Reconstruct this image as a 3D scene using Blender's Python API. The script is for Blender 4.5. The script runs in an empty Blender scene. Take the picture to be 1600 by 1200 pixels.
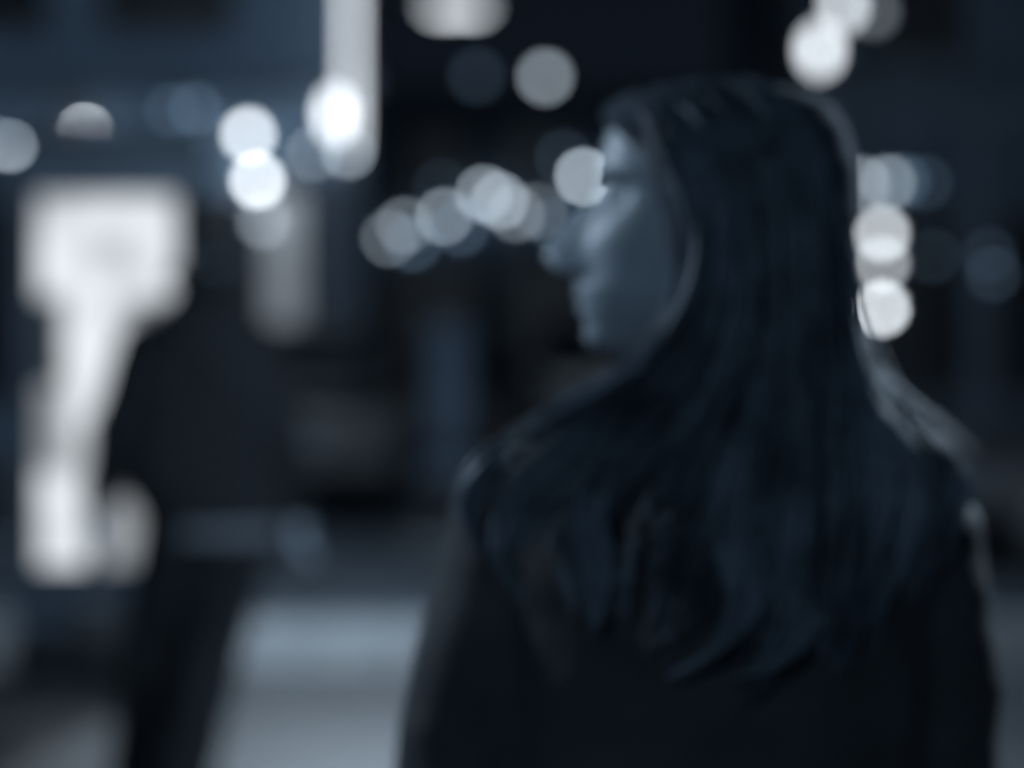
import bpy, math, random
from mathutils import Vector, Matrix, noise as mnoise

random.seed(7)
S = bpy.context.scene
COL = S.collection
PI = math.pi

# ------------------------------------------------------------------ camera
CAMZ = 1.49
cam = bpy.data.cameras.new("camera")
cam.lens = 85.0
cam.sensor_width = 36.0
cam.shift_y = -0.08
cam.clip_start = 0.05
cam.clip_end = 2000.0
cam.dof.use_dof = True
cam.dof.focus_distance = 1.32
cam.dof.aperture_fstop = 2.60
cam.dof.aperture_blades = 0
camo = bpy.data.objects.new("camera", cam)
COL.objects.link(camo)
camo.location = (0, 0, CAMZ)
camo.rotation_euler = (PI / 2, 0, 0)
S.camera = camo

# ------------------------------------------------------------------ night sky
world = bpy.data.worlds.new("World")
S.world = world
world.use_nodes = True
wn = world.node_tree
bg = wn.nodes["Background"]
sky = wn.nodes.new("ShaderNodeTexSky")
sky.sky_type = 'NISHITA'
sky.sun_disc = False
sky.sun_elevation = math.radians(12)
sky.sun_rotation = math.radians(200)
bw = wn.nodes.new("ShaderNodeRGBToBW")
tint = wn.nodes.new("ShaderNodeMix")
tint.data_type = 'RGBA'
tint.blend_type = 'MULTIPLY'
tint.inputs[0].default_value = 1.0
tint.inputs[7].default_value = (0.42, 0.66, 1.10, 1)
wn.links.new(sky.outputs[0], bw.inputs[0])
wn.links.new(bw.outputs[0], tint.inputs[6])
wn.links.new(tint.outputs[2], bg.inputs[0])
bg.inputs[1].default_value = 0.0018
moon = bpy.data.lights.new("moon", 'SUN')
moon.energy = 0.012
moon.angle = math.radians(0.5)
moon.color = (0.6, 0.8, 1.0)
moono = bpy.data.objects.new("moon", moon)
COL.objects.link(moono)
moono.rotation_euler = (math.radians(50), 0, math.radians(-20))

S.view_settings.view_transform = 'Standard'
S.view_settings.look = 'None'
S.view_settings.gamma = 1.0
S.view_settings.exposure = 0.0
S.view_settings.use_curve_mapping = False
S.render.engine = 'CYCLES'
cy = S.cycles
cy.use_adaptive_sampling = False
cy.use_denoising = True
cy.denoiser = 'OPENIMAGEDENOISE'
try:
    cy.denoising_input_passes = 'RGB'
except Exception:
    pass
cy.max_bounces = 5
cy.diffuse_bounces = 2
cy.glossy_bounces = 2
cy.transmission_bounces = 3
cy.caustics_reflective = False
cy.caustics_refractive = False
cy.sample_clamp_indirect = 3.0

# ------------------------------------------------------------------ helpers
F = 3778.0


def W(px, py, d):
    """a point at depth d seen at photograph pixel px, py (layout planning)"""
    return Vector(((px - 800) / F * d, d, CAMZ + (472 - py) / F * d))


class MB:
    def __init__(s):
        s.v, s.f = [], []

    def add(s, vs, fs):
        o = len(s.v)
        s.v += [tuple(p) for p in vs]
        s.f += [tuple(i + o for i in f) for f in fs]
        return s

    def box(s, x0, x1, y0, y1, z0, z1):
        v = [(x, y, z) for z in (z0, z1) for y in (y0, y1) for x in (x0, x1)]
        return s.add(v, [(0, 2, 3, 1), (4, 5, 7, 6), (0, 1, 5, 4), (2, 6, 7, 3), (0, 4, 6, 2), (1, 3, 7, 5)])

    def rbox(s, x0, x1, y0, y1, z0, z1, r, axis='y', n=4):
        """box with four edges along the axis rounded"""
        if axis == 'y':
            a0, a1, b0, b1, c0, c1 = x0, x1, z0, z1, y0, y1
            mk = lambda a, b, c: (a, c, b)
        elif axis == 'z':
            a0, a1, b0, b1, c0, c1 = x0, x1, y0, y1, z0, z1
            mk = lambda a, b, c: (a, b, c)
        else:
            a0, a1, b0, b1, c0, c1 = y0, y1, z0, z1, x0, x1
            mk = lambda a, b, c: (c, a, b)
        pts = []
        for cx, cyy, st in ((a1 - r, b1 - r, 0), (a0 + r, b1 - r, 90), (a0 + r, b0 + r, 180), (a1 - r, b0 + r, 270)):
            for k in range(n + 1):
                t = math.radians(st + 90 * k / n)
                pts.append((cx + r * math.cos(t), cyy + r * math.sin(t)))
        m = len(pts)
        v = [mk(a, b, c0) for a, b in pts] + [mk(a, b, c1) for a, b in pts]
        f = [(i, (i + 1) % m, m + (i + 1) % m, m + i) for i in range(m)]
        f += [tuple(range(m - 1, -1, -1)), tuple(range(m, 2 * m))]
        return s.add(v, f)

    def tube(s, pts, rad, n=10, cap=True, flat=1.0):
        pts = [Vector(p) for p in pts]
        if not hasattr(rad, '__len__'):
            rad = [rad] * len(pts)
        vs, fs = [], []
        up = None
        for i, p in enumerate(pts):
            t = (pts[min(i + 1, len(pts) - 1)] - pts[max(i - 1, 0)])
            t = t.normalized() if t.length > 1e-9 else Vector((0, 0, 1))
            if up is None:
                up = Vector((0, 0, 1)) if abs(t.z) < 0.9 else Vector((0, 1, 0))
            a = up - t * up.dot(t)
            a = a.normalized() if a.length > 1e-6 else t.orthogonal().normalized()
            up = a
            b = t.cross(a)
            for k in range(n):
                w = 2 * PI * k / n
                vs.append(p + (a * math.cos(w) * flat + b * math.sin(w)) * rad[i])
        m = len(pts)
        for i in range(m - 1):
            for k in range(n):
                k2 = (k + 1) % n
                fs.append((i * n + k, i * n + k2, (i + 1) * n + k2, (i + 1) * n + k))
        if cap:
            fs.append(tuple(range(n - 1, -1, -1)))
            fs.append(tuple((m - 1) * n + k for k in range(n)))
        return s.add(vs, fs)

    def capsule(s, pts, rad, n=14):
        """tube with round ends"""
        pts = [Vector(p) for p in pts]
        rad = list(rad)
        d0 = (pts[0] - pts[1]).normalized()
        d1 = (pts[-1] - pts[-2]).normalized()
        P, R = [], []
        for k in (4, 3, 2, 1):
            a = k / 4.3 * PI / 2
            P.append(pts[0] + d0 * rad[0] * math.sin(a))
            R.append(rad[0] * math.cos(a))
        P += pts
        R += rad
        for k in (1, 2, 3, 4):
            a = k / 4.3 * PI / 2
            P.append(pts[-1] + d1 * rad[-1] * math.sin(a))
            R.append(rad[-1] * math.cos(a))
        return s.tube(P, R, n)

    def lathe(s, prof, c=(0, 0, 0), n=20, ax='z'):
        vs, fs = [], []
        for r, h in prof:
            for k in range(n):
                w = 2 * PI * k / n
                p = (r * math.cos(w), r * math.sin(w), h)
                if ax == 'y':
                    p = (p[0], h, p[1])
                elif ax == 'x':
                    p = (h, p[0], p[1])
                vs.append((p[0] + c[0], p[1] + c[1], p[2] + c[2]))
        m = len(prof)
        for i in range(m - 1):
            for k in range(n):
                k2 = (k + 1) % n
                fs.append((i * n + k, i * n + k2, (i + 1) * n + k2, (i + 1) * n + k))
        fs.append(tuple(range(n - 1, -1, -1)))
        fs.append(tuple((m - 1) * n + k for k in range(n)))
        return s.add(vs, fs)

    def ball(s, c, r, n=14, m=8):
        if not hasattr(r, '__len__'):
            r = (r, r, r)
        vs = [(c[0], c[1], c[2] - r[2])]
        for i in range(1, m):
            a = -PI / 2 + PI * i / m
            for k in range(n):
                w = 2 * PI * k / n
                vs.append((c[0] + r[0] * math.cos(a) * math.cos(w), c[1] + r[1] * math.cos(a) * math.sin(w), c[2] + r[2] * math.sin(a)))
        vs.append((c[0], c[1], c[2] + r[2]))
        fs = [(0, 1 + (k + 1) % n, 1 + k) for k in range(n)]
        for i in range(m - 2):
            for k in range(n):
                k2 = (k + 1) % n
                fs.append((1 + i * n + k, 1 + i * n + k2, 1 + (i + 1) * n + k2, 1 + (i + 1) * n + k))
        L = len(vs) - 1
        fs += [(L, 1 + (m - 2) * n + k, 1 + (m - 2) * n + (k + 1) % n) for k in range(n)]
        return s.add(vs, fs)

    def loft(s, secs, n=28, p=2.3):
        """stack of superellipse sections (z, cx, cy, rx, ry)"""
        vs, fs = [], []
        for z, cx, cyy, rx, ry in secs:
            for k in range(n):
                w = 2 * PI * k / n
                c, q = math.cos(w), math.sin(w)
                vs.append((cx + rx * math.copysign(abs(c) ** (2 / p), c), cyy + ry * math.copysign(abs(q) ** (2 / p), q), z))
        for i in range(len(secs) - 1):
            for k in range(n):
                k2 = (k + 1) % n
                fs.append((i * n + k, i * n + k2, (i + 1) * n + k2, (i + 1) * n + k))
        fs.append(tuple(range(n - 1, -1, -1)))
        fs.append(tuple((len(secs) - 1) * n + k for k in range(n)))
        return s.add(vs, fs)

    def mesh(s, name):
        me = bpy.data.meshes.new(name)
        me.from_pydata(s.v, [], s.f)
        me.validate()
        return me

    def build(s, name, mat, parent=None, smooth=False, bevel=0.0):
        me = s.mesh(name)
        return link(name, me, mat, parent, smooth, bevel)

    def fused(s, name, mat, parent=None, voxel=0.008, it=4, wrinkle=0.0, wscale=9.0):
        """all pieces grown together into one continuous surface"""
        me = s.mesh(name)
        o = bpy.data.objects.new("tmp", me)
        COL.objects.link(o)
        r = o.modifiers.new("r", 'REMESH')
        r.mode = 'VOXEL'
        r.voxel_size = voxel
        sm = o.modifiers.new("s", 'SMOOTH')
        sm.factor = 0.5
        sm.iterations = it
        dg = bpy.context.evaluated_depsgraph_get()
        out = bpy.data.meshes.new_from_object(o.evaluated_get(dg))
        bpy.data.objects.remove(o)
        bpy.data.meshes.remove(me)
        if wrinkle:
            nv = [v.normal.copy() for v in out.vertices]
            for v, nn in zip(out.vertices, nv):
                q = v.co
                w = mnoise.noise(Vector((q.x * wscale, q.y * wscale, q.z * wscale * 1.8))) + 0.5 * mnoise.noise(Vector((q.x * wscale * 2.6 + 3, q.y * wscale * 2.6, q.z * wscale * 4)))
                v.co = q + nn * w * wrinkle
        out.name = name
        return link(name, out, mat, parent, True)


def link(name, me, mat, parent=None, smooth=False, bevel=0.0):
    o = bpy.data.objects.new(name, me)
    COL.objects.link(o)
    if mat:
        me.materials.clear()
        me.materials.append(mat)
    if smooth:
        me.polygons.foreach_set("use_smooth", [True] * len(me.polygons))
    if bevel:
        b = o.modifiers.new("bevel", 'BEVEL')
        b.width = bevel
        b.segments = 2
        b.limit_method = 'ANGLE'
    if parent:
        o.parent = parent
    return o


def tag(o, label=None, cat=None, group=None, kind=None):
    if label:
        o["label"] = label
    if cat:
        o["category"] = cat
    if group:
        o["group"] = group
    if kind:
        o["kind"] = kind
    return o


def thing(name, label, cat, loc=(0, 0, 0), group=None, rz=0.0):
    o = bpy.data.objects.new(name, None)
    COL.objects.link(o)
    o.location = loc
    o.rotation_euler = (0, 0, rz)
    o.empty_display_size = 0.1
    return tag(o, label, cat, group)


def mat(name, col, rough=0.6, metal=0.0, var=0.25, scale=6.0, bump=0.0, spec=0.5, bscale=None):
    m = bpy.data.materials.new(name)
    m.use_nodes = True
    nt = m.node_tree
    b = nt.nodes["Principled BSDF"]
    b.inputs["Roughness"].default_value = rough
    b.inputs["Metallic"].default_value = metal
    b.inputs["Specular IOR Level"].default_value = spec
    tc = nt.nodes.new("ShaderNodeTexCoord")
    nz = nt.nodes.new("ShaderNodeTexNoise")
    nz.inputs["Scale"].default_value = scale
    nz.inputs["Detail"].default_value = 5
    nt.links.new(tc.outputs["Object"], nz.inputs["Vector"])
    cr = nt.nodes.new("ShaderNodeValToRGB")
    cr.color_ramp.elements[0].position = 0.3
    cr.color_ramp.elements[1].position = 0.7
    cr.color_ramp.elements[0].color = tuple(c * (1 - var) for c in col) + (1,)
    cr.color_ramp.elements[1].color = tuple(min(1, c * (1 + var)) for c in col) + (1,)
    nt.links.new(nz.outputs[0], cr.inputs[0])
    nt.links.new(cr.outputs[0], b.inputs["Base Color"])
    if bump:
        n2 = nt.nodes.new("ShaderNodeTexNoise")
        n2.inputs["Scale"].default_value = bscale or scale * 8
        n2.inputs["Detail"].default_value = 6
        nt.links.new(tc.outputs["Object"], n2.inputs["Vector"])
        bp = nt.nodes.new("ShaderNodeBump")
        bp.inputs["Strength"].default_value = bump
        bp.inputs["Distance"].default_value = 0.01
        nt.links.new(n2.outputs[0], bp.inputs["Height"])
        nt.links.new(bp.outputs[0], b.inputs["Normal"])
    return m


def glow(name, strength, col=(0.93, 0.96, 1.0)):
    m = bpy.data.materials.new(name)
    m.use_nodes = True
    b = m.node_tree.nodes["Principled BSDF"]
    b.inputs["Base Color"].default_value = (0.6, 0.62, 0.65, 1)
    b.inputs["Emission Color"].default_value = col + (1,)
    b.inputs["Emission Strength"].default_value = strength
    m.cycles.emission_sampling = 'FRONT' if strength > 4 else 'NONE'
    return m


M = dict(
    asphalt=mat("asphalt", (0.036, 0.048, 0.062), 0.55, var=0.3, scale=1.2, bump=0.4, bscale=60),
    paint=mat("road_paint", (0.55, 0.58, 0.62), 0.6, var=0.25, scale=3),
    light_pool=mat("light_pool_slab", (0.40, 0.42, 0.44), 0.6, var=0.2, scale=2.5, bump=0.2),
    kerb=mat("kerb_stone", (0.22, 0.24, 0.27), 0.7, var=0.2, scale=4, bump=0.2),
    sett=mat("dark_setts", (0.045, 0.055, 0.068), 0.6, var=0.35, scale=5, bump=0.4),
    plaster=mat("plaster", (0.17, 0.25, 0.35), 0.8, var=0.2, scale=0.8, bump=0.1),
    stone=mat("facade_stone", (0.12, 0.145, 0.18), 0.75, var=0.25, scale=1.1, bump=0.2),
    darkwall=mat("dark_facade", (0.05, 0.076, 0.11), 0.75, var=0.3, scale=0.9, bump=0.2),
    trim=mat("trim", (0.10, 0.135, 0.18), 0.7, var=0.15),
    glass=mat("window_glass", (0.012, 0.016, 0.022), 0.32, var=0.3, scale=0.6),
    frame=mat("window_frame", (0.06, 0.07, 0.085), 0.5),
    metal=mat("painted_metal", (0.035, 0.042, 0.052), 0.4, metal=0.3),
    housing=mat("totem_housing", (0.055, 0.08, 0.11), 0.4, metal=0.2, var=0.12),
    plinth=mat("totem_plinth", (0.015, 0.018, 0.023), 0.6),
    pale=mat("pale_stone", (0.17, 0.24, 0.33), 0.7, var=0.2, scale=3, bump=0.2),
    rubber=mat("rubber", (0.012, 0.013, 0.015), 0.7),
    rim=mat("wheel_rim", (0.25, 0.27, 0.3), 0.35, metal=0.8),
    carA=mat("car_paint_dark", (0.010, 0.013, 0.018), 0.5, var=0.1),
    carB=mat("car_paint_grey", (0.02, 0.025, 0.032), 0.28, var=0.1),
    lens=mat("lamp_lens", (0.02, 0.024, 0.03), 0.35),
    plate=mat("number_plate", (0.10, 0.115, 0.135), 0.5, var=0.1),
    skin=mat("skin", (0.29, 0.335, 0.385), 0.5, var=0.06, scale=14, bump=0.05, bscale=240),
    hair=mat("long_hair", (0.068, 0.092, 0.122), 0.55, var=0.5, scale=22, spec=0.3),
    hair_lit=mat("lit_hair", (0.098, 0.130, 0.168), 0.5, var=0.45, scale=22, spec=0.3),
    hair2=mat("short_hair", (0.02, 0.022, 0.026), 0.5, var=0.4, scale=30),
    jacket=mat("woman_jacket", (0.030, 0.034, 0.041), 0.75, var=0.25, scale=12, bump=0.3, bscale=180, spec=0.3),
    coat2=mat("man_jacket", (0.009, 0.011, 0.014), 0.85, var=0.25, scale=9, bump=0.3, bscale=150, spec=0.25),
    trousers=mat("trousers", (0.009, 0.011, 0.014), 0.85, var=0.3, scale=10, spec=0.2),
    shirt=mat("shirt", (0.10, 0.115, 0.135), 0.8, var=0.15),
    shoe=mat("shoe_leather", (0.015, 0.016, 0.018), 0.4),
    eye=mat("eye_white", (0.6, 0.62, 0.65), 0.15, var=0.05),
    iris=mat("iris", (0.02, 0.025, 0.03), 0.15),
    lip=mat("lip", (0.24, 0.275, 0.315), 0.4, var=0.1),
    pouch=mat("pouch_cloth", (0.014, 0.016, 0.019), 0.8),
)


def paving_mat():
    m = bpy.data.materials.new("pale_paving")
    m.use_nodes = True
    nt = m.node_tree
    b = nt.nodes["Principled BSDF"]
    b.inputs["Roughness"].default_value = 0.5
    tc = nt.nodes.new("ShaderNodeTexCoord")
    br = nt.nodes.new("ShaderNodeTexBrick")
    br.inputs["Scale"].default_value = 1.0
    br.inputs["Brick Width"].default_value = 0.6
    br.inputs["Row Height"].default_value = 0.4
    br.inputs["Mortar Size"].default_value = 0.008
    br.inputs["Color1"].default_value = (0.112, 0.122, 0.135, 1)
    br.inputs["Color2"].default_value = (0.150, 0.160, 0.175, 1)
    br.inputs["Mortar"].default_value = (0.05, 0.056, 0.065, 1)
    nt.links.new(tc.outputs["Object"], br.inputs["Vector"])
    nz = nt.nodes.new("ShaderNodeTexNoise")
    nz.inputs["Scale"].default_value = 0.9
    nz.inputs["Detail"].default_value = 6
    nt.links.new(tc.outputs["Object"], nz.inputs["Vector"])
    mr = nt.nodes.new("ShaderNodeMapRange")
    mr.inputs[1].default_value = 0.3
    mr.inputs[2].default_value = 0.7
    mr.inputs[3].default_value = 0.55
    mr.inputs[4].default_value = 1.15
    nt.links.new(nz.outputs[0], mr.inputs[0])
    mx = nt.nodes.new("ShaderNodeMix")
    mx.data_type = 'RGBA'
    mx.blend_type = 'MULTIPLY'
    mx.inputs[0].default_value = 1.0
    nt.links.new(br.outputs[0], mx.inputs[6])
    nt.links.new(mr.outputs[0], mx.inputs[7])
    nt.links.new(mx.outputs[2], b.inputs["Base Color"])
    bp = nt.nodes.new("ShaderNodeBump")
    bp.inputs["Strength"].default_value = 0.4
    nt.links.new(br.outputs[1], bp.inputs["Height"])
    bp.invert = True
    nt.links.new(bp.outputs[0], b.inputs["Normal"])
    return m


M["paving"] = paving_mat()


def coc(d):
    return 93.5 * (1 - 1.32 / d)


def lum(B, area_px, d):
    """emission of a lamp of that photographed area for an out-of-focus disc of mean brightness B"""
    return B * (PI / 4 * coc(d) ** 2 + area_px) / area_px


TINT = (0.87, 0.935, 1.0)
MIDT = (0.74, 0.87, 1.0)
DIMT = (0.42, 0.68, 1.0)


def tint_for(B):
    return TINT if B > 0.4 else MIDT if B > 0.06 else DIMT

# ------------------------------------------------------------------ ground
RZ = -0.12
KY = 11.45
tag(MB().box(-400, 400, -200, 900, -1.0, RZ).build("road", M["asphalt"]), kind='structure')
tag(MB().box(-60, 60, -60, KY - 0.16, -0.9, 0.0).build("pavement", M["paving"]), kind='structure')
tp_ = thing("light_pool_slabs", None, None)  # pool of lamplight before the kerb, put into the pale slab colour
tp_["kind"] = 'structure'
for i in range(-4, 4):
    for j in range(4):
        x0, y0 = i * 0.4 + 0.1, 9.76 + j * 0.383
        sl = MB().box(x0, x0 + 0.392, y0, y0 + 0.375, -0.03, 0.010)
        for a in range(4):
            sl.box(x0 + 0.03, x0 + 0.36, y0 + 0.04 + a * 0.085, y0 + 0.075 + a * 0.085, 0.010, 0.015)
        sl.build("slab", M["light_pool"], tp_)
kb = thing("kerb", None, None, (0, 0, 0))
kb["kind"] = 'structure'
for i in range(-8, 9):
    MB().box(i * 1.0 - 0.495, i * 1.0 + 0.495, KY - 0.16, KY, -0.8, 0.004).build("kerb_stone", M["kerb"], kb, bevel=0.012)
tag(MB().box(-60, 60, 8.75, 9.75, -0.05, 0.006).build("paving_band", M["sett"]), kind='structure')
tag(MB().box(-60, -0.9, 21.4, 60, -0.9, 0.0).add([], []).build("far_pavement", M["paving"]), kind='structure')
tag(MB().box(2.6, 60, 21.4, 60, -0.9, 0.001).build("side_pavement", M["paving"]), kind='structure')
lm = thing("road_marking", None, None)
lm["kind"] = 'structure'
for i in range(-6, 7):
    MB().box(i * 3.0 - 0.7, i * 3.0 + 0.7, 16.2, 16.32, RZ, RZ + 0.004).build("lane_dash", M["paint"], lm)


# ------------------------------------------------------------------ buildings
def facade(root, x0, x1, z0, z1, y, rows, wallm, framem, door=None):
    """front wall facing the camera with real openings; rows = (zb, zt, [(xa, xb)...])"""
    mb = MB()
    th = 0.28
    zc = z0
    for zb, zt, xs in rows:
        if zb > zc:
            mb.box(x0, x1, y, y + th, zc, zb)
        xc = x0
        for xa, xb in xs:
            mb.box(xc, xa, y, y + th, zb, zt)
            xc = xb
        mb.box(xc, x1, y, y + th, zb, zt)
        zc = zt
    mb.box(x0, x1, y, y + th, zc, z1)
    mb.build("wall", wallm, root)
    for zb, zt, xs in rows:
        for xa, xb in xs:
            window(root, xa, xb, zb, zt, y, framem)


def window(root, xa, xb, zb, zt, y, framem, lit=None):
    fr = MB()
    t = 0.06
    fr.box(xa, xa + t, y + 0.1, y + 0.18, zb, zt).box(xb - t, xb, y + 0.1, y + 0.18, zb, zt)
    fr.box(xa + t, xb - t, y + 0.1, y + 0.18, zb, zb + t).box(xa + t, xb - t, y + 0.1, y + 0.18, zt - t, zt)
    if xb - xa > 0.8:
        c = (xa + xb) / 2
        fr.box(c - 0.025, c + 0.025, y + 0.11, y + 0.17, zb + t, zt - t)
    w = fr.build("window", framem, root)
    MB().box(xa + t, xb - t, y + 0.135, y + 0.15, zb + t, zt - t).build("pane", lit or M["glass"], w)
    MB().box(xa - 0.06, xb + 0.06, y - 0.07, y + 0.1, zb - 0.08, zb).build("sill", M["trim"], w)
    return w


# left corner building
lb = thing("corner_building", "grey corner building on the left behind the walking man, shop lamps along its front", "building")
LX0, LX1, LY = -16.0, -1.50, 24.0
xsA = [(x, x + 1.1) for x in (-15.2, -13.2, -11.2, -9.2, -7.2)] + [(-5.6, -4.6), (-4.1, -2.75)]
shopw = [(-15.3, -12.7), (-12.2, -9.6), (-9.1, -6.7), (-6.3, -4.5), (-4.2, -3.2)]
facade(lb, LX0, LX1, 0, 11.5, LY, [(0.5, 2.5, shopw), (4.2, 6.0, xsA), (7.4, 9.2, xsA)], M["plaster"], M["frame"])
MB().box(LX0, LX1, LY + 0.28, LY + 3.2, 0, 11.5).build("block", M["plaster"], lb)
MB().box(LX0 - 0.1, LX1 + 0.1, LY - 0.16, LY, 3.55, 3.75).build("string_course", M["trim"], lb)
MB().box(LX0 - 0.2, LX1 + 0.2, LY - 0.35, LY + 3.3, 11.5, 11.8).build("cornice", M["trim"], lb)
for i, x in enumerate((-15.6, -12.45, -9.35, -6.5, -4.35, -1.67)):
    MB().box(x - 0.12, x + 0.12, LY - 0.1, LY, 0, 3.5).build("pilaster", M["stone"], lb, bevel=0.015)
# dark fascia board over the shop windows
MB().box(-15.4, -3.0, LY - 0.14, LY - 0.003, 2.65, 3.0).build("fascia_board", M["darkwall"], lb)
# lit narrow door with glass
dr = MB().box(-2.62, -2.44, LY - 0.05, LY - 0.002, 0.0, 2.75).box(-2.08, -1.9, LY - 0.05, LY - 0.002, 0.0, 2.75).box(-2.44, -2.08, LY - 0.05, LY - 0.002, 2.55, 2.75).box(-2.44, -2.08, LY - 0.05, LY - 0.002, 0.0, 1.2).build("shop_door", M["frame"], lb)
MB().box(-2.44, -2.08, LY - 0.04, LY - 0.004, 1.2, 2.55).build("lit_door_glass", glow("door_glow", 0.14, TINT), dr)
MB().tube([(-2.12, LY - 0.1, 0.9), (-2.12, LY - 0.1, 1.15)], 0.014).build("handle", M["rim"], dr)

# right building
rb = thing("side_building", "dark building on the right behind the three-lamp signal", "building")
RX0, RX1, RY = 2.95, 16.0, 24.4
xr = [(x, x + 1.0) for x in (3.6, 5.4, 7.4, 9.4, 11.4, 13.4)]
facade(rb, RX0, RX1, 0, 10.5, RY, [(0.5, 2.4, [(3.5, 4.5), (4.9, 6.6), (7.0, 9.2), (9.8, 12.0), (12.6, 14.8)]), (3.9, 5.6, xr), (6.9, 8.6, xr)], M["darkwall"], M["frame"])
MB().box(RX0, RX1, RY + 0.28, RY + 9, 0, 10.5).build("block", M["darkwall"], rb)
MB().box(RX0 - 0.1, RX1 + 0.1, RY - 0.15, RY, 3.3, 3.5).build("string_course", M["trim"], rb)
MB().box(RX0 - 0.2, RX1 + 0.2, RY - 0.3, RY + 9.1, 10.5, 10.8).build("cornice", M["trim"], rb)
for x in (3.2, 4.7, 6.8, 9.5, 12.3, 15.2):
    MB().box(x - 0.11, x + 0.11, RY - 0.09, RY, 0, 3.25).build("pilaster", M["trim"], rb, bevel=0.012)

# far building closing the street
eb = thing("far_building", "dark distant building closing the street between the two people", "building")
EX0, EX1, EY = -9.0, 9.0, 46.0
xe = [(x, x + 1.1) for x in (-8.0, -6.0, -4.0, -2.0, 0.0, 2.0, 4.0, 6.0)]
facade(eb, EX0, EX1, RZ, 5.4, EY, [(0.5, 2.3, [(-8.0, -5.8), (-5.2, -3.0), (-2.4, -0.6), (0.0, 2.2), (2.8, 5.0), (5.6, 7.8)]), (3.7, 4.8, xe)], M["darkwall"], M["frame"])
MB().box(EX0, EX1, EY + 0.28, EY + 8, RZ, 5.4).build("block", M["darkwall"], eb)
MB().box(EX0 - 0.2, EX1 + 0.2, EY - 0.3, EY + 8.1, 5.4, 5.65).build("cornice", M["trim"], eb)


# ------------------------------------------------------------------ lamps
def globe_lamp(px, py, d, wall_y, B, label, group, dia=None, tint=TINT, tall=1.0, cat="wall lamp", name="wall_lamp"):
    """round lamp on a bracket fixed to the wall behind it"""
    p = W(px, py, d)
    dpx = (dia or 0.105) * F / d
    g = glow("lamp_glow", lum(B, PI / 4 * dpx * dpx * tall, d), tint_for(B))
    r = (dia or 0.105) / 2
    t = thing(name, label, cat, (p.x, wall_y, p.z), group)
    back = d - wall_y
    MB().lathe([(0.05, -0.003), (0.05, -0.03), (0.02, -0.035)], (0, 0, r * tall + 0.1), 16, 'y').build("wall_plate", M["metal"], t)
    MB().tube([(0, -0.03, r * tall + 0.1), (0, back * 0.6, r * tall + 0.14), (0, back, r * tall + 0.1), (0, back, r * tall + 0.02)], 0.012, 8).build("bracket", M["metal"], t)
    MB().lathe([(r * 0.7, 0.0), (r * 0.6, 0.03), (r * 0.2, 0.05)], (0, back, r * tall - 0.01), 16).build("cap", M["metal"], t)
    MB().ball((0, back, 0), (r, r, r * tall)).build("globe", g, t, True)
    return t


G1 = "shop lamps on the corner building"
wl = LY - 0.002
globe_lamp(16, 224, 23.7, wl, 0.36, "round wall lamp at the far left edge, above the lit panel", G1)
globe_lamp(133, 206, 23.7, wl, 0.75, "round wall lamp half hidden by the top of the lit panel", G1, dia=0.08)
globe_lamp(268, 172, 23.7, wl, 0.035, "faint wall lamp on the corner building, left one of a dim pair", G1, tint=DIMT)
globe_lamp(306, 170, 23.7, wl, 0.055, "faint wall lamp on the corner building, right one of a dim pair", G1, tint=DIMT)
globe_lamp(388, 210, 23.7, wl, 0.68, "bright wall lamp just above the walking man's head", G1, dia=0.15)
globe_lamp(402, 282, 23.75, wl, 0.80, "brightest low wall lamp partly hidden by the walking man's head", G1, dia=0.14)
globe_lamp(412, 345, 23.8, wl, 0.13, "dim lamp right above the lit shop door", G1, tint=DIMT, dia=0.13)
globe_lamp(523, 178, 23.6, wl, 0.70, "tall bright lantern beside the vertical light tube", G1, dia=0.15, tall=2.3)
globe_lamp(545, 236, 23.7, wl, 0.20, "small lamp at the foot of the vertical light tube", G1)
globe_lamp(490, 240, 23.7, wl, 0.10, "weak lamp left of the foot of the light tube", G1)

# vertical light tube at the building corner
tb = thing("light_tube", "tall vertical white light tube on the corner of the left building", "light tube", (W(547, 0, 23.7).x, wl, 0))
z_lo, z_hi = W(0, 226, 23.7).z, 6.4
wpx = 0.10 * F / 23.7
MB().tube([(0, -0.22, z_lo), (0, -0.22, z_hi)], 0.05, 14).build("tube", glow("tube_glow", 0.46 * coc(23.7) * 0.8 / wpx, TINT), tb, True)
MB().box(-0.06, 0.06, -0.165, -0.13, z_lo, z_hi).build("back_channel", M["metal"], tb)
for zz in (z_lo + 0.1, (z_lo + z_hi) / 2, z_hi - 0.1):
    MB().box(-0.02, 0.02, -0.13, -0.0, zz - 0.02, zz + 0.02).build("bracket", M["metal"], tb)
for zz in (z_lo, z_hi):
    MB().lathe([(0.055, -0.03), (0.055, 0.0), (0.03, 0.03)], (0, -0.22, zz), 14).build("end_cap", M["metal"], tb)

# shop lamps on the far building
G2 = "small shop lamps on the distant building"
cl = [(608, 372, .09, "leftmost low lamp on the distant building"),
      (632, 352, .11, "second lamp from the left on the distant building"),
      (645, 380, .05, "lowest of the left lamps on the distant building"),
      (694, 338, .17, "lone round lamp left of the bright pair on the distant building"),
      (720, 356, .05, "dim lamp under the bright pair on the distant building"),
      (756, 303, .20, "upper left lamp of the bright pair in the street's middle"),
      (781, 314, .22, "lower right lamp of the bright pair in the street's middle"),
      (806, 334, .10, "soft lamp right of the bright pair on the distant building"),
      (842, 330, .07, "dim lamp left of the woman's nose"),
      (872, 352, .05, "dim lamp directly behind the woman's nose"),
      (912, 276, .36, "round lamp cut by the woman's brow"),
      (880, 246, .018, "faint lamp left of the woman's forehead"),
      (690, 292, .012, "faint lamp above the lone round lamp")]
for px, py, B, lab in cl:
    globe_lamp(px, py, 45.6, EY - 0.002, B, lab, G2, dia=0.17, tint=DIMT if B < 0.06 else TINT)

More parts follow.
